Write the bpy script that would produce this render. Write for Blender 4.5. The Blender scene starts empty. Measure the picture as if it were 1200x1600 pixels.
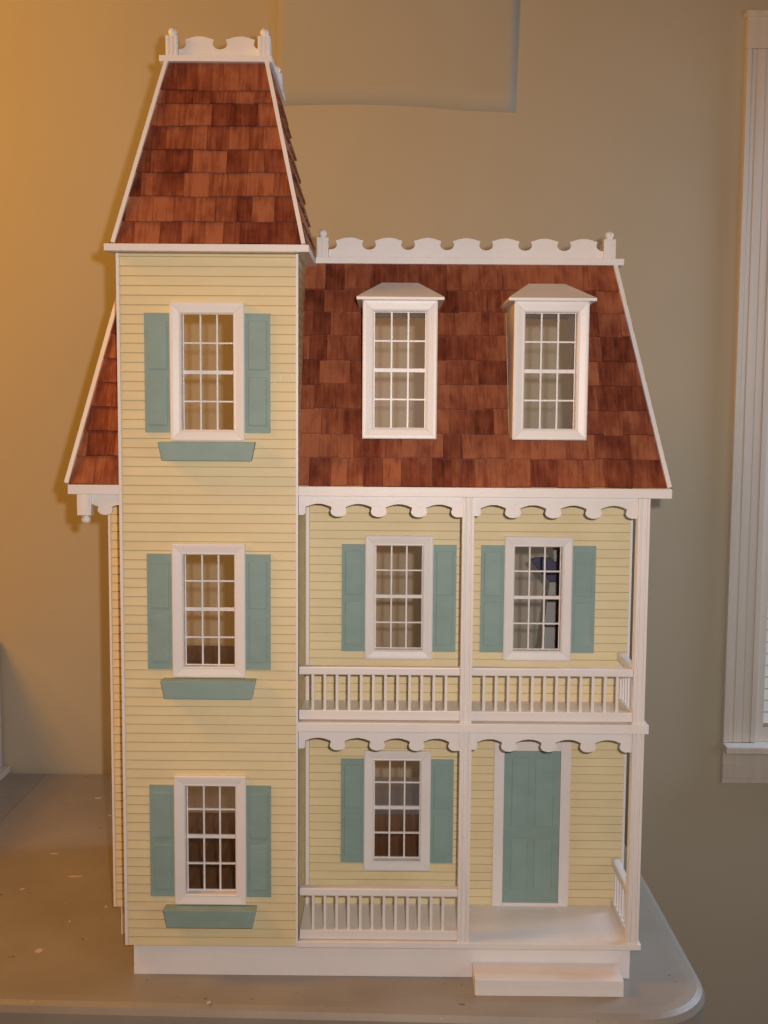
import bpy, bmesh, math, random
from mathutils import Vector, Matrix
random.seed(7)
S = bpy.context.scene
COL = S.collection
IN = 0.0254                       # the house is laid out in inches, built in metres

# ------------------------------------------------------------------ camera
CAM = Vector((11.0601, -44.8705, 24.0088))
YAW, PITCH, ROLL, FPX = 0.0042, -0.0875, 0.0074, 1715.63
r = Vector((math.cos(YAW), math.sin(YAW), 0))
fw = Vector((-math.sin(YAW)*math.cos(PITCH), math.cos(YAW)*math.cos(PITCH), math.sin(PITCH)))
up = r.cross(fw)
cr, sr = math.cos(ROLL), math.sin(ROLL)
cx, cy = r*cr + up*sr, up*cr - r*sr
cam = bpy.data.cameras.new('camera')
cam_ob = bpy.data.objects.new('camera', cam); COL.objects.link(cam_ob)
m = Matrix((cx, cy, -fw)).transposed().to_4x4(); m.translation = CAM*IN
cam_ob.matrix_world = m
cam.sensor_fit = 'VERTICAL'; cam.sensor_height = 36; cam.lens = 36*FPX/1600
cam.clip_start = 0.02; cam.clip_end = 60
S.camera = cam_ob

# ------------------------------------------------------------------ light
W = bpy.data.worlds.new('World'); S.world = W; W.use_nodes = True
W.node_tree.nodes['Background'].inputs[0].default_value = (1.0, 0.32, 0.10, 1)
W.node_tree.nodes['Background'].inputs[1].default_value = 0.078
S.view_settings.view_transform = 'Standard'; S.view_settings.look = 'None'
S.view_settings.exposure = 0.0; S.view_settings.gamma = 1

def lamp(name, kind, loc, power, col, size=None, target=None, sizey=None):
    l = bpy.data.lights.new(name, kind); l.energy = power; l.color = col
    if kind == 'AREA':
        l.shape = 'RECTANGLE' if sizey else 'DISK'; l.size = size*IN
        if sizey: l.size_y = sizey*IN
    elif size: l.shadow_soft_size = size*IN
    o = bpy.data.objects.new(name, l); COL.objects.link(o); o.location = Vector(loc)*IN
    if target: o.rotation_euler = (Vector(target)-Vector(loc)).to_track_quat('-Z', 'Y').to_euler()
    return o
# the camera's flash beside the lens, the orange room lamp up on the left, daylight from the window on the right, and two added fills
fl = lamp('camera_flash', 'AREA', CAM+Vector((1.25, 0.1, 1.0)), 4.8, (1.0, 0.87, 0.80), 0.6, (13, 0, 22))
fl.data.spread = math.radians(140)
lamp('room_lamp', 'POINT', (-33, -8, 48), 33.0, (1.0, 0.43, 0.015), 8.0)
lamp('front_right_fill', 'POINT', (60, -50, 28), 11.0, (0.84, 1.0, 0.98), 15.0)  # added soft fill from the front right, no window stands there
lamp('front_left_warm_fill', 'POINT', (-40, -26, 34), 6.0, (1.0, 0.46, 0.12), 3.0)  # unseen warm light added low at front left to tint the tower
lamp('side_window_daylight', 'AREA', (54, 26.0, 25), 17.0, (0.70, 0.92, 1.25), 32, (30, -10, 6), 40)

# ------------------------------------------------------------------ materials
def mat(name, base, rough=0.5, spec=0.4, var=0.0, scale=(40, 40, 40), bump=0.0, bscale=200, objvar=0.0, bstretch=None):
    M = bpy.data.materials.new(name); M.use_nodes = True
    N, L = M.node_tree.nodes, M.node_tree.links
    b = N['Principled BSDF']
    b.inputs['Roughness'].default_value = rough
    b.inputs['Specular IOR Level'].default_value = spec
    tc = N.new('ShaderNodeTexCoord')
    geo = N.new('ShaderNodeNewGeometry')
    src = geo.outputs['Position']
    col = None
    if var or objvar:
        mp = N.new('ShaderNodeMapping'); mp.inputs['Scale'].default_value = scale
        L.new(src, mp.inputs['Vector'])
        nz = N.new('ShaderNodeTexNoise'); nz.inputs['Scale'].default_value = 1; nz.inputs['Detail'].default_value = 5
        L.new(mp.outputs[0], nz.inputs['Vector'])
        mr = N.new('ShaderNodeMapRange'); mr.inputs['From Min'].default_value = .3; mr.inputs['From Max'].default_value = .7
        mr.inputs['To Min'].default_value = 1-var; mr.inputs['To Max'].default_value = 1+var
        L.new(nz.outputs['Fac'], mr.inputs['Value'])
        val = mr.outputs[0]
        if objvar:
            oi = N.new('ShaderNodeObjectInfo')
            m2 = N.new('ShaderNodeMapRange'); m2.inputs['To Min'].default_value = 1-objvar; m2.inputs['To Max'].default_value = 1+objvar
            L.new(oi.outputs['Random'], m2.inputs['Value'])
            mm = N.new('ShaderNodeMath'); mm.operation = 'MULTIPLY'
            L.new(val, mm.inputs[0]); L.new(m2.outputs[0], mm.inputs[1]); val = mm.outputs[0]
        vm = N.new('ShaderNodeVectorMath'); vm.operation = 'SCALE'; vm.inputs[0].default_value = base
        L.new(val, vm.inputs['Scale']); L.new(vm.outputs[0], b.inputs['Base Color'])
    else:
        b.inputs['Base Color'].default_value = (*base, 1)
    if bump:
        mp = N.new('ShaderNodeMapping'); mp.inputs['Scale'].default_value = bstretch or (1, 1, 1)
        L.new(src, mp.inputs['Vector'])
        nb = N.new('ShaderNodeTexNoise'); nb.inputs['Scale'].default_value = bscale; nb.inputs['Detail'].default_value = 3
        L.new(mp.outputs[0], nb.inputs['Vector'])
        bp = N.new('ShaderNodeBump'); bp.inputs['Strength'].default_value = bump; bp.inputs['Distance'].default_value = 0.001
        L.new(nb.outputs['Fac'], bp.inputs['Height']); L.new(bp.outputs[0], b.inputs['Normal'])
    return M

WHITE = mat('white_paint', (.80, .775, .765), .38, .45, .022, (30, 30, 30), .14, 260, .015)
WHITEV = mat('white_paint_vertical_brush', (.80, .775, .765), .36, .45, .04, (200, 200, 12), .35, 60, .02, (12, 12, .6))
YELLOW = mat('yellow_siding_paint', (.745, .64, .385), .50, .35, .03, (25, 25, 60), .22, 300, .025)
TEAL = mat('teal_paint', (.25, .365, .34), .52, .35, .05, (40, 40, 60), .25, 240, .03)
GROOVE = mat('siding_groove_wash', (.50, .41, .21), .6, .3, .05)
RAW = mat('raw_interior_wood', (.50, .38, .17), .65, .3, .10, (8, 60, 60), .15, 200)
INNER = mat('inside_white_paint', (.74, .73, .72), .6, .3, .03, (30, 30, 30))
FLOORW = mat('dark_floor_wood', (.25, .125, .068), .45, .4, .25, (160, 6, 60), .15, 200)
ROOMWALL = mat('room_wall_paint', (.520, .474, .362), .75, .2, .03, (3, 3, 3), .12, 420)
CARPET = mat('room_floor_carpet', (.20, .16, .12), .9, .1, .2, (60, 60, 60), .5, 300)
TRIMW = mat('room_trim_paint', (.70, .64, .56), .4, .4, .05, (90, 90, 3), .2, 200)
BLUE = mat('blue_paint', (.055, .065, .135), .5, .4, .08)
GREYP = mat('pale_grey_plastic', (.42, .44, .44), .5, .4, .06)
DARKB = mat('dark_brown_board', (.055, .035, .028), .5, .4, .1)
CHIP = mat('paint_chip_white', (.62, .50, .38), .6, .3, .1)
FOAM = mat('white_cabinet_paint', (.62, .55, .48), .5, .4, .04)

def shingle_mat():
    M = bpy.data.materials.new('stained_cedar_shingle'); M.use_nodes = True
    N, L = M.node_tree.nodes, M.node_tree.links; b = N['Principled BSDF']
    b.inputs['Roughness'].default_value = .34; b.inputs['Specular IOR Level'].default_value = .42
    oi = N.new('ShaderNodeObjectInfo'); geo = N.new('ShaderNodeNewGeometry'); at = N.new('ShaderNodeAttribute'); at.attribute_name = 'tone'
    ad = N.new('ShaderNodeMath'); ad.operation = 'FRACT'
    sm = N.new('ShaderNodeMath'); L.new(oi.outputs['Random'], sm.inputs[0]); L.new(at.outputs['Fac'], sm.inputs[1]); L.new(sm.outputs[0], ad.inputs[0])
    def noise(scale, detail, rnd):
        mp = N.new('ShaderNodeMapping'); mp.inputs['Scale'].default_value = scale
        L.new(geo.outputs['Position'], mp.inputs['Vector'])
        if rnd:
            cm = N.new('ShaderNodeCombineXYZ'); ml = N.new('ShaderNodeMath'); ml.operation = 'MULTIPLY'; ml.inputs[1].default_value = rnd
            L.new(ad.outputs[0], ml.inputs[0]); L.new(ml.outputs[0], cm.inputs[0]); L.new(ml.outputs[0], cm.inputs[1]); L.new(cm.outputs[0], mp.inputs['Location'])
        n = N.new('ShaderNodeTexNoise'); n.inputs['Scale'].default_value = 1; n.inputs['Detail'].default_value = detail
        L.new(mp.outputs[0], n.inputs['Vector']); return n.outputs['Fac']
    grain = noise((420, 60, 14), 4, 90); blotch = noise((75, 40, 45), 3, 60); fine = noise((1500, 300, 60), 2, 90)
    def lin(a, ka, bb, kb):
        x = N.new('ShaderNodeMath'); x.operation = 'MULTIPLY'; x.inputs[1].default_value = ka; L.new(a, x.inputs[0])
        y = N.new('ShaderNodeMath'); y.operation = 'MULTIPLY_ADD'; y.inputs[1].default_value = kb; L.new(bb, y.inputs[0]); L.new(x.outputs[0], y.inputs[2]); return y.outputs[0]
    v = lin(ad.outputs[0], .36, grain, .50); v = lin(v, 1, blotch, .62); v = lin(v, 1, fine, .12)
    rp = N.new('ShaderNodeValToRGB'); e = rp.color_ramp.elements
    e[0].position = .42; e[0].color = (.052, .013, .009, 1)
    e[1].position = 1.0; e[1].color = (.37, .128, .062, 1)
    k = e.new(.60); k.color = (.145, .034, .018, 1); k = e.new(.78); k.color = (.235, .066, .033, 1)
    L.new(v, rp.inputs[0]); L.new(rp.outputs[0], b.inputs['Base Color'])
    bp = N.new('ShaderNodeBump'); bp.inputs['Strength'].default_value = .25; bp.inputs['Distance'].default_value = .0008
    L.new(grain, bp.inputs['Height']); L.new(bp.outputs[0], b.inputs['Normal'])
    return M
SHINGLE = shingle_mat()

def glass_mat():
    M = bpy.data.materials.new('clear_acrylic'); M.use_nodes = True
    N, L = M.node_tree.nodes, M.node_tree.links; N.clear()
    o = N.new('ShaderNodeOutputMaterial'); t = N.new('ShaderNodeBsdfTransparent'); g = N.new('ShaderNodeBsdfGlossy'); mx = N.new('ShaderNodeMixShader')
    t.inputs[0].default_value = (.99, .99, .99, 1); g.inputs['Roughness'].default_value = .32
    fr = N.new('ShaderNodeFresnel'); fr.inputs[0].default_value = 1.12
    L.new(fr.outputs[0], mx.inputs[0]); L.new(t.outputs[0], mx.inputs[1]); L.new(g.outputs[0], mx.inputs[2]); L.new(mx.outputs[0], o.inputs[0])
    return M
GLASS = glass_mat()

def table_mat():
    M = mat('grey_table_plastic', (.305, .27, .225), .36, .45, .10, (9, 9, 9), .35, 900)
    N, L = M.node_tree.nodes, M.node_tree.links; b = N['Principled BSDF']
    src = b.inputs['Base Color'].links[0].from_socket
    geo = N.new('ShaderNodeNewGeometry')
    def speck(scale, lo, hi, stretch):
        mp = N.new('ShaderNodeMapping'); mp.inputs['Scale'].default_value = stretch; L.new(geo.outputs['Position'], mp.inputs['Vector'])
        n = N.new('ShaderNodeTexNoise'); n.inputs['Scale'].default_value = scale; n.inputs['Detail'].default_value = 2; L.new(mp.outputs[0], n.inputs['Vector'])
        q = N.new('ShaderNodeMapRange'); q.inputs['From Min'].default_value = lo; q.inputs['From Max'].default_value = hi; L.new(n.outputs['Fac'], q.inputs['Value']); return q.outputs[0]
    for f, c in ((speck(60, .71, .76, (1, 1.6, 1)), (.10, .07, .045, 1)), (speck(75, .74, .78, (.7, 2, 1)), (.40, .37, .32, 1))):
        mx = N.new('ShaderNodeMix'); mx.data_type = 'RGBA'; L.new(f, mx.inputs[0]); L.new(src, mx.inputs[6]); mx.inputs[7].default_value = c; src = mx.outputs[2]
    L.new(src, b.inputs['Base Color'])
    return M
TABLE = table_mat()

# ------------------------------------------------------------------ mesh helpers (inches)
class MB:
    def __init__(s): s.v = []; s.f = []
    def add(s, vs, fs):
        n = len(s.v); s.v += [tuple(p) for p in vs]; s.f += [tuple(i+n for i in f) for f in fs]; return s
    def box(s, x0, x1, y0, y1, z0, z1):
        return s.add([(x0,y0,z0),(x1,y0,z0),(x1,y1,z0),(x0,y1,z0),(x0,y0,z1),(x1,y0,z1),(x1,y1,z1),(x0,y1,z1)],
                     [(0,3,2,1),(4,5,6,7),(0,1,5,4),(1,2,6,5),(2,3,7,6),(3,0,4,7)])
    def prism(s, poly, a, b, fn):          # polygon (p,q) swept from a to b ; fn(p,q,t) -> xyz
        n = len(poly)
        return s.add([fn(p, q, a) for p, q in poly] + [fn(p, q, b) for p, q in poly],
                     [tuple(range(n)), tuple(range(2*n-1, n-1, -1))] + [(i, n+i, n+(i+1) % n, (i+1) % n) for i in range(n)])
    def xz(s, poly, y0, y1): return s.prism(poly, y0, y1, lambda p, q, t: (p, t, q))
    def yz(s, poly, x0, x1): return s.prism(poly, x0, x1, lambda p, q, t: (t, p, q))
    def xy(s, poly, z0, z1): return s.prism(poly, z0, z1, lambda p, q, t: (p, q, t))
    def lathe(s, prof, cx, cy, n=20):
        vs = []; fs = []
        for rr, z in prof:
            for k in range(n): a = 2*math.pi*k/n; vs.append((cx+rr*math.cos(a), cy+rr*math.sin(a), z))
        for i in range(len(prof)-1):
            for k in range(n): fs.append((i*n+k, i*n+(k+1) % n, (i+1)*n+(k+1) % n, (i+1)*n+k))
        fs.append(tuple(range(n-1, -1, -1))); fs.append(tuple((len(prof)-1)*n+k for k in range(n)))
        return s.add(vs, fs)
    def slab(s, quad, n, t):               # planar polygon (3-D points) thickened by t along -n
        k = len(quad); n = Vector(n)*t
        return s.add([Vector(p) for p in quad]+[Vector(p)-n for p in quad],
                     [tuple(range(k)), tuple(range(2*k-1, k-1, -1))]+[(i, k+i, k+(i+1) % k, (i+1) % k) for i in range(k)])
    def mesh(s, name, mt, org=(0, 0, 0), bevel=0, smooth=False):
        me = bpy.data.meshes.new(name)
        me.from_pydata([((x-org[0])*IN, (y-org[1])*IN, (z-org[2])*IN) for x, y, z in s.v], [], s.f)
        b = bmesh.new(); b.from_mesh(me); bmesh.ops.recalc_face_normals(b, faces=b.faces)
        if bevel:
            es = [e for e in b.edges if len(e.link_faces) == 2 and e.calc_face_angle(0) > .5]
            bmesh.ops.bevel(b, geom=es, offset=bevel*IN, segments=2, affect='EDGES', profile=.6)
        b.to_mesh(me); b.free()
        if smooth:
            for p in me.polygons: p.use_smooth = True
        me.materials.append(mt); return me

WLOC = {}
def link(name, data, parent=None, loc=(0, 0, 0)):
    o = bpy.data.objects.new(name, data); COL.objects.link(o)
    l = Vector(loc); WLOC[o] = l
    o.location = (l - (WLOC[parent] if parent else Vector()))*IN
    if parent: o.parent = parent
    return o
def obj(name, mb, mt, parent=None, bevel=0, smooth=False):
    xs, ys, zs = zip(*mb.v)
    org = ((min(xs)+max(xs))/2, (min(ys)+max(ys))/2, min(zs))
    return link(name, mb.mesh(name, mt, org, bevel, smooth), parent, org)
def thing(name, label, cat, loc, group=None):
    o = link(name, None, None, loc); o.empty_display_size = .05
    tag(o, label, cat, group); return o
def tag(o, label, cat, group=None):
    o['label'] = label; o['category'] = cat
    if group: o['group'] = group
    return o
def struct(name, mb, mt, **k):
    o = obj(name, mb, mt, **k); o['kind'] = 'structure'; return o

def panel(mb, x0, x1, z0, z1, holes, y0, y1):
    """upright panel with rectangular openings, faces only where solid meets void"""
    X = sorted({x0, x1, *[h[0] for h in holes], *[h[1] for h in holes]}); Z = sorted({z0, z1, *[h[2] for h in holes], *[h[3] for h in holes]})
    X = [x for x in X if x0 <= x <= x1]; Z = [z for z in Z if z0 <= z <= z1]
    def solid(i, j):
        if i < 0 or j < 0 or i >= len(X)-1 or j >= len(Z)-1: return False
        a, b = (X[i]+X[i+1])/2, (Z[j]+Z[j+1])/2
        return not any(h[0] < a < h[1] and h[2] < b < h[3] for h in holes)
    for i in range(len(X)-1):
        for j in range(len(Z)-1):
            if not solid(i, j): continue
            a, b, c, d = X[i], X[i+1], Z[j], Z[j+1]
            mb.add([(a,y0,c),(b,y0,c),(b,y0,d),(a,y0,d)], [(0,1,2,3)]); mb.add([(a,y1,c),(b,y1,c),(b,y1,d),(a,y1,d)], [(3,2,1,0)])
            if not solid(i-1, j): mb.add([(a,y0,c),(a,y1,c),(a,y1,d),(a,y0,d)], [(3,2,1,0)])
            if not solid(i+1, j): mb.add([(b,y0,c),(b,y1,c),(b,y1,d),(b,y0,d)], [(0,1,2,3)])
            if not solid(i, j-1): mb.add([(a,y0,c),(b,y0,c),(b,y1,c),(a,y1,c)], [(3,2,1,0)])
            if not solid(i, j+1): mb.add([(a,y0,d),(b,y0,d),(b,y1,d),(a,y1,d)], [(0,1,2,3)])
    return mb

# ------------------------------------------------------------------ the room
WY = 27.13
struct('wall', MB().box(-140, 160, WY, WY+4, -29, 80), ROOMWALL)
struct('floor', MB().box(-140, 160, -160, WY, -30, -29), CARPET)
# sloped ceiling panel leaning out over the wall
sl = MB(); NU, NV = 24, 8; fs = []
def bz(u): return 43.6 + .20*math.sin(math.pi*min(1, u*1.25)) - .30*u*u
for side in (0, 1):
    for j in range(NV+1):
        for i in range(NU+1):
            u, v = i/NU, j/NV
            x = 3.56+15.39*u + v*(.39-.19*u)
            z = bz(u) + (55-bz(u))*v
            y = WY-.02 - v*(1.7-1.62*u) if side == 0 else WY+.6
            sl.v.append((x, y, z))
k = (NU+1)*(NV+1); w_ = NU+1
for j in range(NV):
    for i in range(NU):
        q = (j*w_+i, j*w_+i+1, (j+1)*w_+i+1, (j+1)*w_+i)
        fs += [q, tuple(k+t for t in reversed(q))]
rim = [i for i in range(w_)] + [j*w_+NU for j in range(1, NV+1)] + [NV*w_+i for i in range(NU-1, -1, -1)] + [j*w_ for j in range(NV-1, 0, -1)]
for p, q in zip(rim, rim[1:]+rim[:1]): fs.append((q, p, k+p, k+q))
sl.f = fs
slo = struct('sloped_ceiling', sl, mat('sloped_ceiling_shaded_paint', (.485, .444, .340), .75, .2, .03, (3, 3, 3), .12, 420))  # wall paint darkened a little, the panel's shade is put into its colour
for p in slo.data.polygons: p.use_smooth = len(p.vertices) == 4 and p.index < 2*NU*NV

# window on the wall at the right
wx, wy = 33.4, WY
win = thing('room_window', 'white framed room window on the wall right of the dollhouse, with fluted casing', 'window', (wx+20, wy, -.3))
def casing_strip(mb, x0, x1, z0, z1):
    mb.box(x0, x1, wy-.45, wy, z0, z1)
    for a, b, d in ((.0, .28, .14), (.36, .60, .05), (.68, 1.2, .07), (1.28, 1.72, .05), (1.8, 2.18, .09)):
        mb.box(x0+a+.01, x0+b, wy-.45-d, wy-.446, z0+.01, z1-.01)
for a in (wx, wx+36): obj('casing', (lambda q: (casing_strip(q, a, a+2.2, 2.55, 47.2), q)[1])(MB()), TRIMW, win, .02)
obj('head_casing', MB().box(wx, wx+38.2, wy-.5, wy, 47.22, 49.45).box(wx-.1, wx+38.3, wy-.62, wy-.003, 49.1, 49.5), TRIMW, win, .03)
obj('stool', MB().box(wx-.05, wx+38.4, wy-1.5, wy, 2.02, 2.52), TRIMW, win, .08)
obj('apron', MB().box(wx+.05, wx+38.1, wy-.5, wy, -.25, 2.0).box(wx+.06, wx+38.09, wy-.6, wy-.49, .1, 1.1), TRIMW, win, .04)
sash = MB(); panel(sash, wx+2.22, wx+35.98, 2.54, 47.2, [(wx+2.72, wx+35.4, 3.5, 24), (wx+2.72, wx+35.4, 25.2, 46.2)], wy-.25, wy-.004)
sh = obj('sash', sash, TRIMW, win, .03)
for z0, z1 in ((3.5, 24), (25.2, 46.2)): obj('pane', MB().box(wx+2.72, wx+35.4, wy-.12, wy-.06, z0, z1), GLASS, sh)
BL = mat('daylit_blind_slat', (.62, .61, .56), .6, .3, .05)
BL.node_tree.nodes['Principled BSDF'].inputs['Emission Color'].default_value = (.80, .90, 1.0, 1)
BL.node_tree.nodes['Principled BSDF'].inputs['Emission Strength'].default_value = .22  # faint glow stands in for daylight coming through the slats
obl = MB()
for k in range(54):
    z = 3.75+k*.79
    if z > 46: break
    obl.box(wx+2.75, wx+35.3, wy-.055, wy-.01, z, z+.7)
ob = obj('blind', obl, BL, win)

# ------------------------------------------------------------------ folding table (fold seam at x = -11.7)
TX1, SEAM, TX0 = 24.75, -11.7, -47.2
def fy(x): return -2.0 - .026*(x+4.7)
def rounded(x0, x1, round_r, round_l, rad, yb):
    P = []
    if round_r:
        for k in range(13):
            a = -math.pi/2 + k/12*math.pi/2
            P.append((x1-rad+rad*math.cos(a), fy(x1)+rad+.1+rad*math.sin(a)))
        P.append((x1, yb))
    else: P += [(x1, fy(x1)), (x1, yb)]
    if round_l:
        P.append((x0, yb))
        for k in range(13):
            a = math.pi + k/12*math.pi/2
            P.append((x0+rad+rad*math.cos(a), fy(x0)+rad+rad*math.sin(a)))
    else: P += [(x0, yb), (x0, fy(x0))]
    return P
table = thing('folding_table', 'grey plastic folding table with rounded corners under the dollhouse', 'table', (-11.7, 12, -29))
def tabletop(poly):
    c = Vector((sum(p[0] for p in poly)/len(poly), sum(p[1] for p in poly)/len(poly)))
    rings = []
    for inset, z in ((.75, 0), (.35, -.035), (.12, -.16), (0, -.42), (0, -1.75), (.12, -1.9)):
        ring = []
        for i, p in enumerate(poly):
            a, b = Vector(poly[i-1]), Vector(poly[(i+1) % len(poly)])
            p = Vector(p); e1 = (p-a).normalized(); e2 = (b-p).normalized()
            n1 = Vector((-e1.y, e1.x)); n2 = Vector((-e2.y, e2.x)); nn = (n1+n2); nn = nn/max(.3, nn.dot(n1))
            q = p+nn*inset
            if abs(p.x-SEAM) < .1: q.x = p.x
            ring.append((q.x, q.y, z))
        rings.append(ring)
    mb = MB(); k = len(poly); vs = [v for rg in rings for v in rg]
    fs = [tuple(range(k)), tuple(range(6*k-1, 5*k-1, -1))]
    for j in range(5):
        for i in range(k): fs.append((j*k+i, (j+1)*k+i, (j+1)*k+(i+1) % k, j*k+(i+1) % k))
    return mb.add(vs, fs)
for a in ((SEAM+.015, TX1, True, False), (TX0, SEAM-.015, False, True)):
    obj('tabletop', tabletop(rounded(*a, 3.3, WY-.1)), TABLE, table, smooth=False)
for x in (TX1-8, TX0+8):
    obj('leg_frame', MB().box(x-.6, x+.6, 1, 2.2, -29, -1.9).box(x-.6, x+.6, 22, 23.2, -29, -1.9).box(x-.5, x+.5, 2.2, 22, -22, -21), GREYP, table, .2)

# things lying or standing on the table
cab = thing('white_cabinet', 'low white cabinet with a base lip, cut off by the left picture edge', 'cabinet', (-22, 25, 0))
obj('body', MB().box(-30, -14.72, 8, 26.9, .42, 9), FOAM, cab, .05)
obj('base_lip', MB().box(-30.5, -14.2, 7.5, 26.95, .004, .40), FOAM, cab, .05)
def chip(x, y, w, d, rot, label):
    n = 7; P = []
    for k in range(n):
        a = 2*math.pi*k/n; q = random.uniform(.75, 1.1)
        u, v = w/2*q*math.cos(a), d/2*q*math.sin(a)
        P.append((x+u*math.cos(rot)-v*math.sin(rot), y+u*math.sin(rot)+v*math.cos(rot)))
    return tag(obj('paint_chip', MB().xy(P, .003, .02+.03*random.random()), CHIP), label, 'paint chip', 'paint chips scattered on the table')
CHIPS = [(-4.45, 2.33, .42, .42, .2, 'largest pale paint chip on the table, left of the house base'),
         (-7.0, 22.0, .55, .25, .1, 'flat paint flake farthest back on the shaded left table half'),
         (-5.5, 19.0, .2, .25, .3, 'tiny upper paint speck of a close pair behind the left wall of the house'),
         (-5.0, 18.2, .25, .2, .3, 'tiny lower paint speck of a close pair behind the left wall of the house'),
         (-5.1, 10.3, .8, .12, .1, 'long thin paint scrape on the table left of the house'),
         (-7.1, 13.2, .5, .1, 0, 'short pale scrape nearest the dark shadow on the table'),
         (-2.6, 6.8, .16, .2, 0, 'pale speck closest to the left foundation of the house'),
         (-3.9, 5.2, .14, .16, 0, 'pale speck between the thin scrape and the largest chip'),
         (-7.3, 8.7, .3, .14, .7, 'pale flake at the left picture edge of the table'),
         (3.85, -1.9, .2, .25, 0, 'white crumb on the front edge of the table before the tower')]
for c in CHIPS: chip(*c)

# ------------------------------------------------------------------ the dollhouse
HX0, HX1, HB = -1.4, 21.90, 15.0          # main body walls and open back
WALLY = 3.64                                # main front wall
TW = 7.35                                   # tower width, its front is y = 0
ZF, ZS, ZE, ZR = 1.75, 11.25, 21.10, 30.5   # floors, eave top, main roof top
house = thing('dollhouse', 'tall yellow Victorian dollhouse with red shingled mansard roof and tower', 'dollhouse', (10.5, 6, 0))

obj('foundation', MB().box(.26, 21.55, .40, 4, 0, 1.50).box(-1.16, 21.45, 4.0, HB-.3, 0, 1.49), WHITE, house, .02)
obj('step', MB().box(14.8, 20.98, -1.12, .37, 0.003, .70), WHITE, house, .025)
obj('porch_floor', MB().box(TW+.003, 21.9, -.08, WALLY, 1.50, ZF), WHITE, house, .02)
obj('porch_ceiling', MB().box(TW-.04, 21.96, -.10, WALLY, 10.87, ZS), WHITE, house, .02)
obj('interior_floor', MB().box(HX0+.26, HX1-.26, WALLY+.27, HB, 1.5, ZF).box(.26, TW-.26, .27, WALLY+.26, 1.5, ZF), FLOORW, house)
obj('interior_floor', MB().box(HX0+.26, HX1-.26, WALLY+.27, HB, 10.87, ZS).box(.26, TW-.26, .27, WALLY+.26, 10.87, ZS), FLOORW, house)
obj('eave', MB().box(TW+.004, 22.65, -.02, HB, 20.71, ZE).box(.26, TW, .27, HB, 20.72, ZE-.01).box(-2.1, -.004, -.02, HB, 20.71, ZE), WHITE, house, .015)

WZ = (6.15, 15.92, 25.72)                  # window centres
TWX = 3.67
WIN_HW, WIN_HH = 1.05, 2.37                # half sizes of the opening
def hole(x, z): return (x-1.14, x+1.14, z-2.46, z+2.46)

# -- walls and their clapboards
BC = {}
def clap_mesh(L, h):
    key = (round(L, 3), round(h, 3))
    if key not in BC:
        BC[key] = MB().yz([(0, .0), (.022, h), (.085, h), (.085, .0)], -L/2, L/2).mesh('clapboard', YELLOW)
    return BC[key]
EXP = .3845
def clapboards(parent, x0, x1, z0, z1, holes, y, single=True):
    z = z0; joined = MB()
    while z < z1-.05:
        h = min(EXP, z1-z)-.033
        segs = [(x0, x1)]
        for hl in holes:
            if hl[2] < z+h/2 < hl[3]:
                ns = []
                for a, b in segs:
                    if hl[0] > a and hl[0] < b: ns.append((a, hl[0]))
                    if hl[1] < b and hl[1] > a: ns.append((hl[1], b))
                    if hl[1] <= a or hl[0] >= b: ns.append((a, b))
                segs = ns
        for a, b in segs:
            link('clapboard', clap_mesh(b-a, h), parent, ((a+b)/2, y+random.uniform(-.004, .004), z))
        z += EXP

def wall_part(name, x0, x1, z0, z1, holes, y):
    return obj(name, panel(MB(), x0, x1, z0, z1, holes, y+.07, y+.25), GROOVE, house)
tower_holes = [hole(TWX, z) for z in WZ]
tw = wall_part('tower_wall', 0, TW, 1.5, 30.46, tower_holes, 0)
clapboards(tw, .125, TW-.105, 1.5, 30.46, tower_holes, 0)
PLX, PRX = 11.55, 17.74
main_holes = [hole(PLX, WZ[0]), hole(PLX, WZ[1]), hole(PRX, WZ[1]), (.3, TW-.3, 1.76, 10.86), (.3, TW-.3, 11.26, 20.7)]
mw = wall_part('main_wall', HX0, HX1, 1.5, 20.70, main_holes, WALLY)
DX0, DX1, DZ0, DZ1 = 16.38, 18.92, 1.92, 9.0
clapboards(mw, HX0+.11, -.05, 1.5, 20.70, [], WALLY)
clapboards(mw, TW+.22, HX1-.1, ZF, 10.87, [hole(PLX, WZ[0]), (DX0-.3, DX1+.3, 0, DZ1+.2)], WALLY)
clapboards(mw, TW+.22, HX1-.1, ZS, 20.70, [hole(PLX, WZ[1]), hole(PRX, WZ[1])], WALLY)
for x0, z0, x1, z1 in ((6.36, 25.45, 6.42, 25.25), (6.62, 25.62, 6.66, 25.42), (7.05, 25.7, 7.16, 25.5)):
    obj('paint_scratch', MB().xz([(x0, z0), (x0+.02, z0), (x1+.02, z1), (x1, z1)], -.012, .02), WHITE, tw)
# side walls with their siding joined (only ever seen edge-on)
def side_wall(name, x, out, y0, y1, z0, z1):
    o = obj(name, MB().box(min(x, x-out*.2), max(x, x-out*.2), y0, y1, z0, z1), YELLOW, house)
    j = MB(); z = z0
    while z < z1-.1:
        h = min(EXP, z1-z)-.026
        q = [(x+.002*out, z), (x+.05*out, z), (x+.028*out, z+h), (x+.002*out, z+h)]
        j.prism(q, y0+.01, y1-.01, lambda p, q_, t: (p, t, q_)); z += EXP
    s = obj('siding', j, YELLOW, o); s['kind'] = 'stuff'
    return o
side_wall('tower_side_wall', .05, -1, .255, WALLY+.05, 1.5, 30.46)
side_wall('tower_side_wall', TW-.05, 1, .255, WALLY+.05, 1.5, 30.46)
side_wall('side_wall', HX0+.06, -1, WALLY+.26, HB, 1.5, 20.7)
side_wall('side_wall', HX1-.06, 1, WALLY+.26, HB, 1.5, 20.7)
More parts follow.
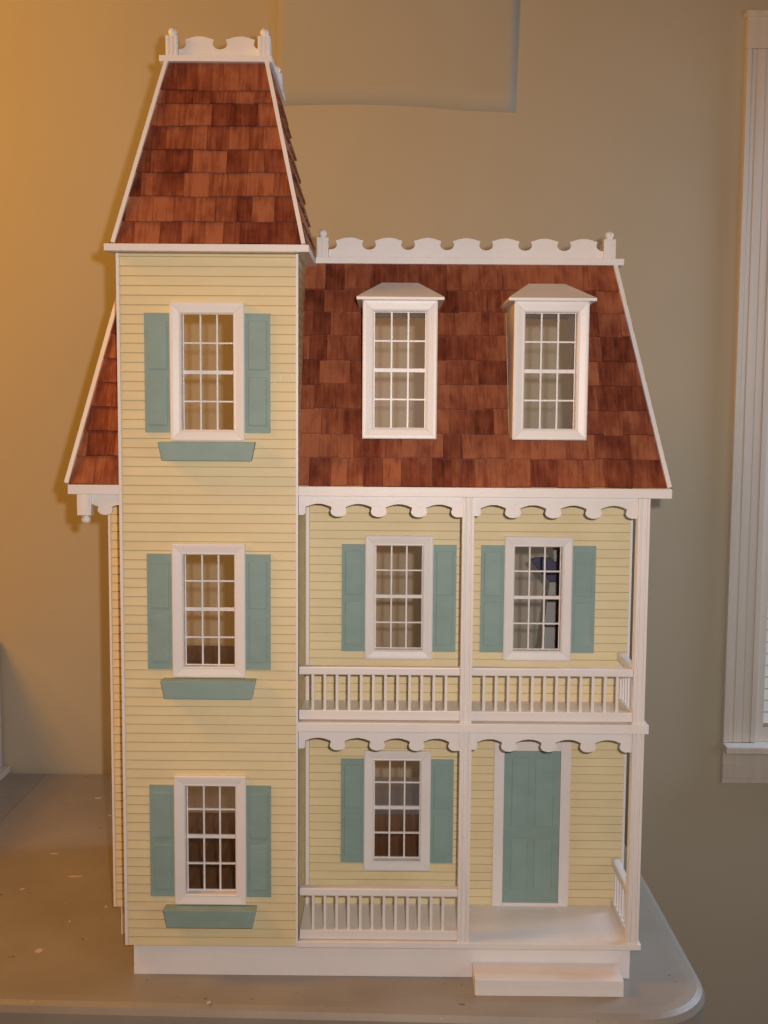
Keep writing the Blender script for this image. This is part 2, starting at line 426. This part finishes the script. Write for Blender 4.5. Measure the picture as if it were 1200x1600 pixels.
for x, y in ((0, 0), (TW-.1, 0), (HX0, WALLY), (HX1-.1, WALLY)):
    w = .12 if x == 0 else .10
    obj('corner_trim', MB().box(x, x+w, y-.012, y+.255, 1.502, 30.45 if y == 0 else 20.69), WHITE, house)
cj = MB().box(TW+.055, TW+.2, WALLY-.05, WALLY+.058, ZF, 10.86).box(TW+.055, TW+.2, WALLY-.05, WALLY+.058, ZS, 20.69)
obj('corner_trim', cj, WHITE, house)
# -- windows
def casing_piece(L, w, horiz):
    """one mitred length of casing: profile across the width, ends cut at 45 degrees"""
    prof = [(0, 0), (0, -.13), (.05, -.165), (.13, -.16), (w-.10, -.125), (w-.055, -.135), (w-.01, -.10), (w-.01, .02), (w-.01, .0)][:8]
    mb = MB(); vs = []; k = len(prof)
    for sgn in (-1, 1):
        for d, y in prof:
            half = L/2-d-.004
            vs.append((sgn*half, y, -d) if horiz else (d, y, sgn*half))
    fs = [tuple(range(k)), tuple(range(2*k-1, k-1, -1))]+[(i, k+i, k+(i+1) % k, (i+1) % k) for i in range(k)]
    return mb.add(vs, fs)
OW, OH, CW = 3.02, 5.58, .46
def flip(mb, fx=1, fz=1):
    mb.v = [(x*fx, y, z*fz) for x, y, z in mb.v]; return mb
WM = {
 'top': casing_piece(OW, CW, True).mesh('casing', WHITE),
 'bot': flip(casing_piece(OW, CW, True), 1, -1).mesh('casing', WHITE),
 'left': casing_piece(OH, CW, False).mesh('casing', WHITE),
 'right': flip(casing_piece(OH, CW, False), -1, 1).mesh('casing', WHITE),
}
gy0, gy1 = .38, .44
xs = [-1.05, -.34, .34, 1.05]; zs = [-2.37, -1.185, 0, 1.185, 2.37]
mt_ = MB()
panel(mt_, -1.135, 1.135, -2.455, 2.455, [(-1.05, 1.05, -2.37, 2.37)], .0, .50)       # jamb lining
for x in xs[1:3]: mt_.box(x-.035, x+.035, gy0-.03, gy1+.03, -2.37, 2.37)
for z in zs[1:4]:
    t = .075 if z == 0 else .033
    mt_.box(-1.05, 1.05, gy0-.035, gy1+.02, z-t, z+t)
for a in (-1.05, 1.02): mt_.box(a, a+.03, gy0-.02, gy1+.02, -2.37, 2.37)
mt_.box(-1.05, 1.05, gy0-.021, gy1+.021, -2.37, -2.335).box(-1.05, 1.05, gy0-.021, gy1+.021, 2.335, 2.37)
WM['grid'] = mt_.mesh('window', WHITE)
WM['pane'] = MB().box(-.304, .304, .405, .415, -.55, .55).mesh('pane', GLASS)
def window(x, y, z, parent=None):
    w = link('window', WM['grid'], parent or house, (x, y, z))
    link('casing', WM['top'], w, (x, y-.001, z+OH/2)); link('casing', WM['bot'], w, (x, y-.001, z-OH/2))
    link('casing', WM['left'], w, (x-OW/2, y-.001, z)); link('casing', WM['right'], w, (x+OW/2, y-.001, z))
    for i in range(3):
        for j in range(4):
            link('pane', WM['pane'], w, (x+(xs[i]+xs[i+1])/2, y, z+(zs[j]+zs[j+1])/2))
    return w
def shutter_meshes():
    w, h = 1.05, 4.82
    mb = MB().box(-w/2, w/2, -.07, .005, -h/2, h/2)
    a = mb.mesh('shutter', TEAL)
    p = MB()
    rings = [(.37, .985, -.069), (.36, .975, -.10), (.325, .94, -.108)]
    vs = []; fs = []
    for hx, hz, y in rings[:3]: vs += [(-hx, y, -hz), (hx, y, -hz), (hx, y, hz), (-hx, y, hz)]
    for k in range(2):
        for i in range(4): fs.append((k*4+i, k*4+(i+1) % 4, k*4+4+(i+1) % 4, k*4+4+i))
    fs += [(8, 9, 10, 11), (3, 2, 1, 0)]
    return a, p.add(vs, fs).mesh('shutter_panel', TEAL)
SM, SPM = shutter_meshes()
def shutter(x, y, z):
    s = link('shutter', SM, house, (x, y, z))
    for dz in (-1.13, 1.13): link('shutter_panel', SPM, s, (x, y, z+dz))
def flower_box(x, z):
    obj('flower_box', MB().prism([(-1.96, .75), (1.96, .75), (1.80, 0), (-1.80, 0)], -.62, -.006, lambda p, q, t: (x+p*(1 if t < -.3 else .985), t, z+q)), TEAL, house, .02)
for z in WZ:
    window(TWX, 0, z)
    shutter(TWX-OW/2-.525+.01, 0, z-.05); shutter(TWX+OW/2+.525-.01, 0, z-.05)
    flower_box(TWX+.03, z-OH/2-.79)
for x, z in ((PLX, WZ[0]), (PLX, WZ[1]), (PRX, WZ[1])):
    window(x, WALLY, z)
    shutter(x-OW/2-.525+.01, WALLY, z-.02); shutter(x+OW/2+.525-.01, WALLY, z-.02)

# -- door
dc = obj('door_casing', MB().box(DX0-.46, DX0-.006, WALLY-.13, WALLY+.055, ZF+.003, DZ1+.42).box(DX1+.006, DX1+.46, WALLY-.13, WALLY+.055, ZF+.003, DZ1+.42)
         .box(DX0-.005, DX1+.005, WALLY-.128, WALLY+.055, DZ1+.006, DZ1+.42).box(DX0-.005, DX1+.005, WALLY-.15, WALLY+.055, ZF+.002, DZ0-.01), WHITE, house, .02)
dw, dh = DX1-DX0, DZ1-DZ0
pan = [(.14, .44, .50, .945), (.555, .88, .50, .945), (.14, .44, .085, .42), (.555, .88, .085, .42)]
holes_d = [(DX0+a*dw, DX0+b*dw, DZ0+c*dh, DZ0+d*dh) for a, b, c, d in pan]
door = MB().box(DX0, DX1, WALLY-.05, WALLY+.055, DZ0, DZ1)
do = obj('door', door, TEAL, house)
for a, b, c, d in holes_d:
    q = MB(); vs = []
    for ins, y in ((0, WALLY-.049), (.012, WALLY-.078), (.05, WALLY-.088)):
        vs += [(a+ins, y, c+ins), (b-ins, y, c+ins), (b-ins, y, d-ins), (a+ins, y, d-ins)]
    fs = [(k*4+i, k*4+(i+1) % 4, k*4+4+(i+1) % 4, k*4+4+i) for k in range(2) for i in range(4)] + [(8, 9, 10, 11), (3, 2, 1, 0)]
    obj('door_panel', q.add(vs, fs), TEAL, do)

# -- porch posts
def post(x0, z0, z1):
    w = .48; y0, y1 = .0, .48
    g = .045
    P = []
    # fluted square section: two grooves on each face
    def side(ax, ay, bx, by, nx, ny):
        out = []
        for t, d in ((.0, 0), (.20, 0), (.25, g), (.31, g), (.36, 0), (.64, 0), (.69, g), (.75, g), (.80, 0)):
            out.append((ax+(bx-ax)*t-nx*d, ay+(by-ay)*t-ny*d))
        return out
    x1 = x0+w
    P = side(x0, y0, x1, y0, 0, -1)+side(x1, y0, x1, y1, 1, 0)+side(x1, y1, x0, y1, 0, 1)+side(x0, y1, x0, y0, -1, 0)
    obj('post', MB().xy(P, z0, z1), WHITEV, house)
for x in (14.10, 21.30):
    post(x, ZS+.002, 20.70); post(x+.02, ZF+.002, 10.865)

# -- scalloped trim
def lobe(cx, zc, rx, ry, a0, a1, n=12): return [(cx+rx*math.cos(a0+(a1-a0)*k/n), zc+ry*math.sin(a0+(a1-a0)*k/n)) for k in range(n+1)]
def valance(x0, x1, zt, lobes, leg=.28):
    """board hanging from zt with rounded drops at the given centres and shallow arches between"""
    P = [(x0, zt), (x0, zt-.79), (x0+leg*.7, zt-.79), (x0+leg, zt-.72), (x0+leg, zt-.45)]
    edge = x0+leg
    for i, c in enumerate(lobes):
        last = c+.36 > x1
        a, b = edge+.09, c-.36
        P += [(a-.03, zt-.435)]
        for k in range(9):
            t = k/8; P.append((a+(b-a)*t, zt-.425+.105*math.sin(math.pi*t)**.9))
        P += [(c-.29, zt-.455), (c-.30, zt-.50)]
        if last:
            P += [p for p in lobe(c, zt-.64, .33, .215, math.radians(160), math.radians(250), 8) if p[0] < x1-.02] + [(x1, zt-.84)]
        else:
            P += lobe(c, zt-.64, .33, .215, math.radians(155), math.radians(385), 16) + [(c+.30, zt-.50), (c+.29, zt-.455)]
        edge = c+.28
    P.append((x1, zt))
    Q = [P[0]]
    for p in P[1:]:
        if (Vector(p)-Vector(Q[-1])).length > .004: Q.append(p)
    return MB().xz(Q, .14, .27)
PER = 1.657
for zt in (20.705, 10.865):
    obj('valance', valance(TW+.01, 14.12, zt, [9.0, 9.0+PER, 9.0+2*PER, 9.0+3*PER]), WHITE, house)
    obj('valance', valance(14.57, 21.31, zt, [16.18, 16.18+PER, 16.18+2*PER, 16.18+3*PER]), WHITE, house)
# bracket and pendant under the left eave
bx = [(-1.16, 20.705), (-1.16, 20.30), (-1.08, 20.27), (-1.0, 20.22), (-.93, 20.215)] + lobe(-.62, 20.06, .31, .21, math.radians(150), math.radians(390), 16) + [(-.28, 20.215), (-.1, 20.26), (-.015, 20.27), (-.015, 20.705)]
obj('eave_bracket', MB().xz(bx, .14, .27), WHITE, house)
pend = MB().box(-1.74, -1.16, 0, .5, 19.83, 20.707).box(-1.66, -1.24, -.03, .0, 19.84, 20.70)
po = obj('eave_pendant', pend, WHITEV, house, .02)
ball = [(.02, 19.47)] + [(.19*math.sin(a), 19.65-.185*math.cos(a)) for a in [k*math.pi/10 for k in range(1, 9)]] + [(.12, 19.80), (.12, 19.828)]
obj('finial_ball', MB().lathe(ball, -1.43, .25), WHITE, po, smooth=True)

# -- railings
def railing_x(x0, x1, z0, first, step, n):
    R = link('railing', None, house, (x0, .2, z0))
    rail = MB().box(x0, x1, .07, .42, z0+1.93, z0+2.27)
    hr = obj('handrail', rail, WHITE, R, .05); br = obj('bottom_rail', MB().box(x0, x1, .1, .40, z0+.02, z0+.42), WHITE, R, .03)
    me = MB().box(-.058, .058, -.058, .058, 0, 1.51).mesh('baluster', WHITE, bevel=.008)
    for k in range(n): link('baluster', me, R, (first+k*step, .25, z0+.42))
    return R
def railing_y(x, y0, y1, z0, n):
    R = link('railing', None, house, (x, y0, z0))
    obj('handrail', MB().box(x-.17, x+.17, y0, y1, z0+1.93, z0+2.27), WHITE, R, .08); obj('bottom_rail', MB().box(x-.13, x+.13, y0, y1, z0+.02, z0+.34), WHITE, R, .03)
    me = MB().box(-.055, .055, -.055, .055, 0, 1.59).mesh('baluster', WHITE, bevel=.008)
    for k in range(n): link('baluster', me, R, (x, y0+(k+.5)*(y1-y0)/n, z0+.34))
railing_x(TW+.03, 14.10, ZS+.06, 7.95, .506, 12)
railing_x(14.58, 21.30, ZS+.06, 15.10, .506, 12)
railing_x(TW+.06, 14.12, ZF+.02, 7.98, .502, 12)
railing_y(21.5, .5, WALLY-.02, ZS+.003, 6)
railing_y(21.5, .5, WALLY-.02, ZF+.003, 6)

# -- roofs
def clip(poly, a, b, c):
    """keep the part of poly where a*x+b*y <= c"""
    out = []
    for i in range(len(poly)):
        p, q = poly[i-1], poly[i]; dp, dq = a*p[0]+b*p[1]-c, a*q[0]+b*q[1]-c
        if (dp <= 0) != (dq <= 0):
            t = dp/(dp-dq); out.append((p[0]+(q[0]-p[0])*t, p[1]+(q[1]-p[1])*t))
        if dq <= 0: out.append(q)
    return out
def area(P): return abs(sum(P[i-1][0]*P[i][1]-P[i][0]*P[i-1][1] for i in range(len(P))))/2
def shingle_face(BL, BR, TL, TR, courses, parent, holes=(), skip=None, single=True, width=(.62, 1.30), lift=0.0):
    BL, BR, TL, TR = map(Vector, (BL, BR, TL, TR))
    U = (BR-BL).normalized(); L = (BR-BL).length
    nrm = U.cross((TL-BL)).normalized(); Sv = nrm.cross(U)
    tl = ((TL-BL).dot(U), (TL-BL).dot(Sv)); tr = ((TR-BL).dot(U), (TR-BL).dot(Sv)); H = tl[1]
    def xl(s): return tl[0]*s/H
    def xr(s): return L+(tr[0]-L)*s/H
    joined = MB(); count = 0
    for ci in range(len(courses)-1):
        s0, s1 = courses[ci], courses[ci+1]
        a, b = min(xl(s0), xl(s1)), max(xr(s0), xr(s1))
        x = a - random.uniform(0, .6)
        while x < b:
            w = random.uniform(*width); x2 = x+w
            jl = random.uniform(-.035, .03)
            P = [(x+.003, s0+jl), (x2-.003, s0+jl+random.uniform(-.02, .02)), (x2-.003, s1+.06), (x+.003, s1+.06)]
            x = x2
            pieces = [P]
            for h in holes:
                if min(s1, h[3])-max(s0, h[2]) > .35*(s1-s0):
                    nn = []
                    for q in pieces:
                        for cc in (clip(q, 1, 0, h[0]), clip(q, -1, 0, -h[1])):
                            if len(cc) > 2: nn.append(cc)
                    pieces = nn
            if skip:
                nn = []
                for q in pieces:
                    for cc in (clip(q, 1, 0, skip[0]), clip(q, -1, 0, -skip[1])):
                        if len(cc) > 2: nn.append(cc)
                pieces = nn
            for q in pieces:
                sx = tl[0]/H; q = clip(q, -1, sx, 0)              # left slanted edge
                if len(q) < 3: continue
                k = (tr[0]-L)/H; q = clip(q, 1, -k, L)            # right slanted edge
                if len(q) < 3 or area(q) < .03: continue
                q = clip(q, 0, 1, H)
                if len(q) < 3: continue
                thick = random.uniform(.095, .145)
                n = len(q)
                def P3(p, hgt): return BL+U*p[0]+Sv*p[1]+nrm*hgt
                top = [P3(p, .015+lift+thick*(1-(p[1]-s0)/(s1-s0+.06)*.85)) for p in q]
                mb = MB().add([P3(p, .004) for p in q]+top,
                              [tuple(range(n-1, -1, -1)), tuple(range(n, 2*n))]+[(i, (i+1) % n, n+(i+1) % n, n+i) for i in range(n)])
                if single: obj('shingle', mb, SHINGLE, parent); count += 1
                else: joined.add(mb.v, mb.f)
    if not single:
        o = obj('side_shingles', joined, SHINGLE, parent); o['kind'] = 'stuff'
        at = o.data.attributes.new('tone', 'FLOAT', 'FACE')
        # one tone per shingle: faces come in runs, neighbours share it
        v = random.random()
        for i in range(len(o.data.polygons)):
            if i % 6 == 0: v = random.random()
            at.data[i].value = v
    return count

# main roof
RY0, RZ0, RY1, RZ1 = .20, ZE, 3.90, ZR+.08
RXL0, RXR0, RXL1, RXR1 = -2.2, 22.58, -.42, 20.88
SL = math.hypot(RY1-RY0, RZ1-RZ0); nY, nZ = -(RZ1-RZ0)/SL, (RY1-RY0)/SL
def roof_y(z): return RY0+(z-RZ0)/(RZ1-RZ0)*(RY1-RY0)
def s_of(z): return (z-RZ0)/(RZ1-RZ0)*SL
DORM = (11.47, 17.57); DZC = 25.86
roof = MB()
sb = [0, s_of(23.25), s_of(28.45), SL]
def rp(x, s): return (x, RY0+(RY1-RY0)*s/SL, RZ0+(RZ1-RZ0)*s/SL)
def xl(s): return RXL0+(RXL1-RXL0)*s/SL
def xr(s): return RXR0+(RXR1-RXR0)*s/SL
nf = (0, nY, nZ)
for i in range(3):
    a, b = sb[i], sb[i+1]
    cuts = [(None, .05), (7.3, None)]
    segs = [('L', .02), (TW-.02, 'R')] if i != 1 else [('L', .02), (TW-.02, DORM[0]-1.35), (DORM[0]+1.35, DORM[1]-1.35), (DORM[1]+1.35, 'R')]
    for p, q in segs:
        f = lambda k, s: xl(s) if k == 'L' else xr(s) if k == 'R' else k
        roof.slab([rp(f(p, a), a), rp(f(q, a), a), rp(f(q, b), b), rp(f(p, b), b)], nf, .2)
# side slopes, flat top and gable-less open back
nl = Vector((-(RZ1-RZ0), 0, (RXL1-RXL0))).normalized(); nr = Vector(((RZ1-RZ0), 0, (RXR0-RXR1))).normalized()
roof.slab([(RXL0, HB, RZ0), (RXL0, RY0+.01, RZ0), (RXL1, RY1, RZ1), (RXL1, HB, RZ1)], nl, .2)
roof.slab([(RXR0, RY0+.01, RZ0), (RXR0, HB, RZ0), (RXR1, HB, RZ1), (RXR1, RY1, RZ1)], nr, .2)
ro = obj('roof', roof, RAW, house)
mc = [s_of(RZ0)+.0, 1.23, 2.29, 3.41, 4.51, 5.63, 6.77, 7.89, 8.93, SL]
LB = Vector(rp(RXL0, 0)); dx = -RXL0
holes = [(d-1.54-RXL0, d+1.54-RXL0, s_of(23.05), s_of(28.7)) for d in DORM]
n1 = shingle_face(rp(RXL0, 0), rp(RXR0, 0), rp(RXL1, SL), rp(RXR1, SL), mc, ro, holes, (dx-.0, dx+TW+.0))
side_c = [k*1.12 for k in range(9)]+[SL-.3]
shingle_face((RXR0, RY0, RZ0), (RXR0, HB, RZ0), (RXR1, RY1, RZ1), (RXR1, HB, RZ1), side_c, ro, single=False)
shingle_face((RXL0, HB, RZ0), (RXL0, RY0, RZ0), (RXL1, HB, RZ1), (RXL1, RY1, RZ1), side_c, ro, single=False)
def bar(p, q, w, h, side):
    """trim strip lying along p-q; side = outward direction"""
    p, q = Vector(p), Vector(q); d = (q-p).normalized(); sd = Vector(side).normalized(); sd = (sd-d*sd.dot(d)).normalized(); t = d.cross(sd)
    vs = []
    for e in (p, q):
        for a, b in ((-.5, -.4), (.5, -.4), (.5, .6), (-.5, .6)): vs.append(e+t*a*w+sd*b*h)
    return MB().add(vs, [(0, 1, 2, 3), (7, 6, 5, 4)]+[(i, (i+1) % 4, 4+(i+1) % 4, 4+i) for i in range(4)])
for a, b in (((RXR0-.03, RY0-.05, RZ0+.01), (RXR1-.03, RY1-.05, RZ1-.02)), ((RXL0+.03, RY0-.05, RZ0+.01), (RXL1+.03, RY1-.05, RZ1-.02))):
    obj('hip_trim', bar(a, b, .17, .34, (0, -1, .1)), WHITE, ro)
obj('roof_cornice', MB().box(TW+.46, 21.2, 3.6, HB, ZR+.09, ZR+.37).box(-.75, TW+.455, 7.9, HB, ZR+.09, ZR+.37), WHITE, house, .012)

# tower roof
TY0, TZ0, TY1, TZ1 = -.20, 30.77, 1.82, 38.43
TXL0, TXR0, TXL1, TXR1 = -.07, 7.63, 1.74, 5.95
TYB, TYB1 = 8.6, 7.1
obj('tower_cornice', MB().box(-.36, 7.80, -.47, 7.88, 30.48, 30.76), WHITE, house, .012)
T = lambda x, y, z: Vector((x, y, z))
tr_ = MB()
F = [T(TXL0, TY0, TZ0), T(TXR0, TY0, TZ0), T(TXR1, TY1, TZ1), T(TXL1, TY1, TZ1)]
Bk = [T(TXR0, 7.7, TZ0), T(TXL0, 7.7, TZ0), T(TXL1, 7.1, TZ1), T(TXR1, 7.1, TZ1)]
R_ = [F[1], Bk[0], Bk[3], F[2]]; L_ = [Bk[1], F[0], F[3], Bk[2]]
for quad in (F, R_, Bk, L_):
    nn = (quad[1]-quad[0]).cross(quad[3]-quad[0]).normalized(); tr_.slab(quad, nn, .12)
to = obj('tower_roof', tr_, RAW, house)
TS = math.hypot(TY1-TY0, TZ1-TZ0)
tc = [0, .96, 2.03, 3.05, 4.06, 5.08, 6.09, 6.66, TS]
n2 = shingle_face(F[0], F[1], F[3], F[2], tc, to, width=(.55, 1.15))
shingle_face(*[R_[i] for i in (0, 1, 3, 2)], tc[:-1]+[(R_[3]-R_[0]).length-.15], to, single=False)
shingle_face(*[L_[i] for i in (0, 1, 3, 2)], tc[:-1]+[(L_[3]-L_[0]).length-.15], to, single=False)
for a, b in ((T(TXR0-.04, TY0-.02, TZ0), T(TXR1-.04, TY1-.02, TZ1)), (T(TXL0+.04, TY0-.02, TZ0), T(TXL1+.04, TY1-.02, TZ1))):
    obj('hip_trim', bar(a, b, .16, .36, (0, -1, .1)), WHITE, to)
obj('tower_top_cornice', MB().box(1.50, 6.13, 1.55, 7.35, 38.43, 38.67), WHITE, house, .012)

# cresting and finials
def cresting_poly(x0, x1, notches):
    P = [(x0, 0)]; top = []
    edges = []
    def bump(a, b):
        out = []
        full = 1.17
        for k in range(11):
            t = k/10; x = a+(b-a)*t; out.append(x)
        return out
    x = x0
    ns = sorted(notches)
    pts = []
    for i in range(len(ns)-1):
        a, b = ns[i], ns[i+1]
        # socket right half, shoulder, arched crown, shoulder, socket left half
        pts += [(a+.30*math.cos(t), .585+.215*math.sin(t)) for t in [math.radians(-90+15*k) for k in range(8)]]
        pts += [(a+.255, .75), (a+.27, .775), (a+.36, .785)]
        l, r_ = a+.36, b-.36
        pts += [(l+(r_-l)*k/10, .785+.105*math.sin(math.pi*k/10)**.9) for k in range(1, 10)]
        pts += [(b-.36, .785), (b-.27, .775), (b-.255, .75)]
        pts += [(b-.30*math.cos(t), .585+.215*math.sin(t)) for t in [math.radians(15-15*k) for k in range(7)]]
    P = [(x0, 0), (x0, .37)] + [p for p in pts if x0 < p[0] < x1] + [(x1, .37), (x1, 0)]
    return P
def crest_x(x0, x1, notches, y, z): obj('cresting', MB().xz([(p, z+q) for p, q in cresting_poly(x0, x1, notches)], y, y+.13), WHITE, house)
def crest_y(y0, y1, x, z):
    n = [y0+.02+1.7*k for k in range(-1, 12) if y0+.02+1.7*(k-1) < y1]
    obj('cresting', MB().yz([(p, z+q) for p, q in cresting_poly(y0, y1, n)], x, x+.13), WHITE, house)
def finial(x, y, z, tall=.86):
    w = .255
    mb = MB().box(x-w, x+w, y-w, y+w, z, z+tall)
    for k in (-.17, 0, .17): mb.box(x+k-.045, x+k+.045, y-w-.03, y-w+.004, z+.01, z+tall-.02)
    f = obj('finial', mb, WHITEV, house, .012)
    b = [(.13, z+tall), (.12, z+tall+.05)] + [(.185*math.sin(a), z+tall+.20-.185*math.cos(a)) for a in [math.pi*k/10 for k in range(3, 10)]] + [(.02, z+tall+.385)]
    obj('finial_ball', MB().lathe(b, x, y), WHITE, f, smooth=True)
MZ = ZR+.372
crest_x(8.36, 20.36, [8.41+1.706*k for k in range(8)], 4.0, MZ)
crest_y(4.4, HB-.6, 20.55, MZ)
for x, y in ((8.09, 4.07), (20.61, 4.07), (20.61, HB-.4)): finial(x, y, MZ)
TZ = 38.672
crest_x(2.24, 5.52, [2.24, 3.94, 5.64], 1.98, TZ)
crest_x(2.24, 5.52, [2.24, 3.94, 5.64], 6.85, TZ)
crest_y(2.3, 6.65, 5.72, TZ); crest_y(2.3, 6.65, 1.92, TZ)
for x in (1.98, 5.78):
    for y in (2.05, 6.9): finial(x, y, TZ)

# dormers
for d in DORM:
    D = link('dormer', None, house, (d, 0, 23.05))
    z0, z1 = 23.12, 28.62
    bx_ = MB()
    for sx in (-1, 1):
        a, b = sorted((d+sx*1.50, d+sx*1.16))
        bx_.yz([(.02, z0), (.02, z1), (roof_y(z1)+.1, z1), (roof_y(z0)+.1, z0)], a, b)
    bx_.yz([(.03, z0+.001), (.03, z0+.28), (roof_y(z0)+.2, z0+.28), (roof_y(z0)+.1, z0+.001)], d-1.158, d+1.158)
    bx_.yz([(.52, z1-.40), (.52, z1-.001), (roof_y(z1)+.2, z1-.001), (roof_y(z1)+.1, z1-.40)], d-1.158, d+1.158)
    obj('dormer_box', bx_, WHITE, D)
    w = window(d, -.005, DZC, house)
    # hipped cap: thin eave slab and a bevelled top
    hw = 1.76
    cap = MB().box(d-hw, d+hw, -.36, roof_y(28.7)+.1, 28.64, 28.76)
    vs = [(d-hw, -.36, 28.765), (d+hw, -.36, 28.765), (d+hw, 3.2, 28.765), (d-hw, 3.2, 28.765),
          (d-.76, 1.45, 29.52), (d+.76, 1.45, 29.52), (d+.76, 3.75, 29.52), (d-.76, 3.75, 29.52)]
    cap.add(vs, [(0, 3, 2, 1), (4, 5, 6, 7), (0, 1, 5, 4), (1, 2, 6, 5), (2, 3, 7, 6), (3, 0, 4, 7)])
    obj('dormer_roof', cap, WHITE, D, .012)

# ------------------------------------------------------------------ seen through the right upper porch window
st = thing('flared_stand', 'blue flared head on a pale grey tapered stand, seen through the right upper porch window', 'stand', (19.4, 11, ZS))
obj('flared_head', MB().xz([(18.32, 16.74), (18.6, 16.82), (18.97, 16.85), (19.45, 16.8), (19.62, 16.62), (20.0, 16.5), (20.0, 15.75), (19.74, 15.58), (19.34, 15.6), (19.1, 15.85), (18.82, 16.1)], 10.85, 11.15), BLUE, st, .03)
obj('tapered_foot', MB().xz([(19.34, 15.57), (19.68, 15.57), (19.72, ZS+.01), (18.86, ZS+.01)], 10.9, 11.1), GREYP, st, .03)
obj('back_board', MB().xz([(19.76, 17.5), (20.3, 17.5), (20.3, ZS+.01), (19.74, ZS+.01)], 11.16, 11.4), DARKB, st)
obj('upper_strip', MB().xz([(19.5, 17.5), (19.72, 17.5), (19.78, 16.5), (19.6, 16.5)], 11.16, 11.26), GREYP, st)
print('shingles', n1, n2)
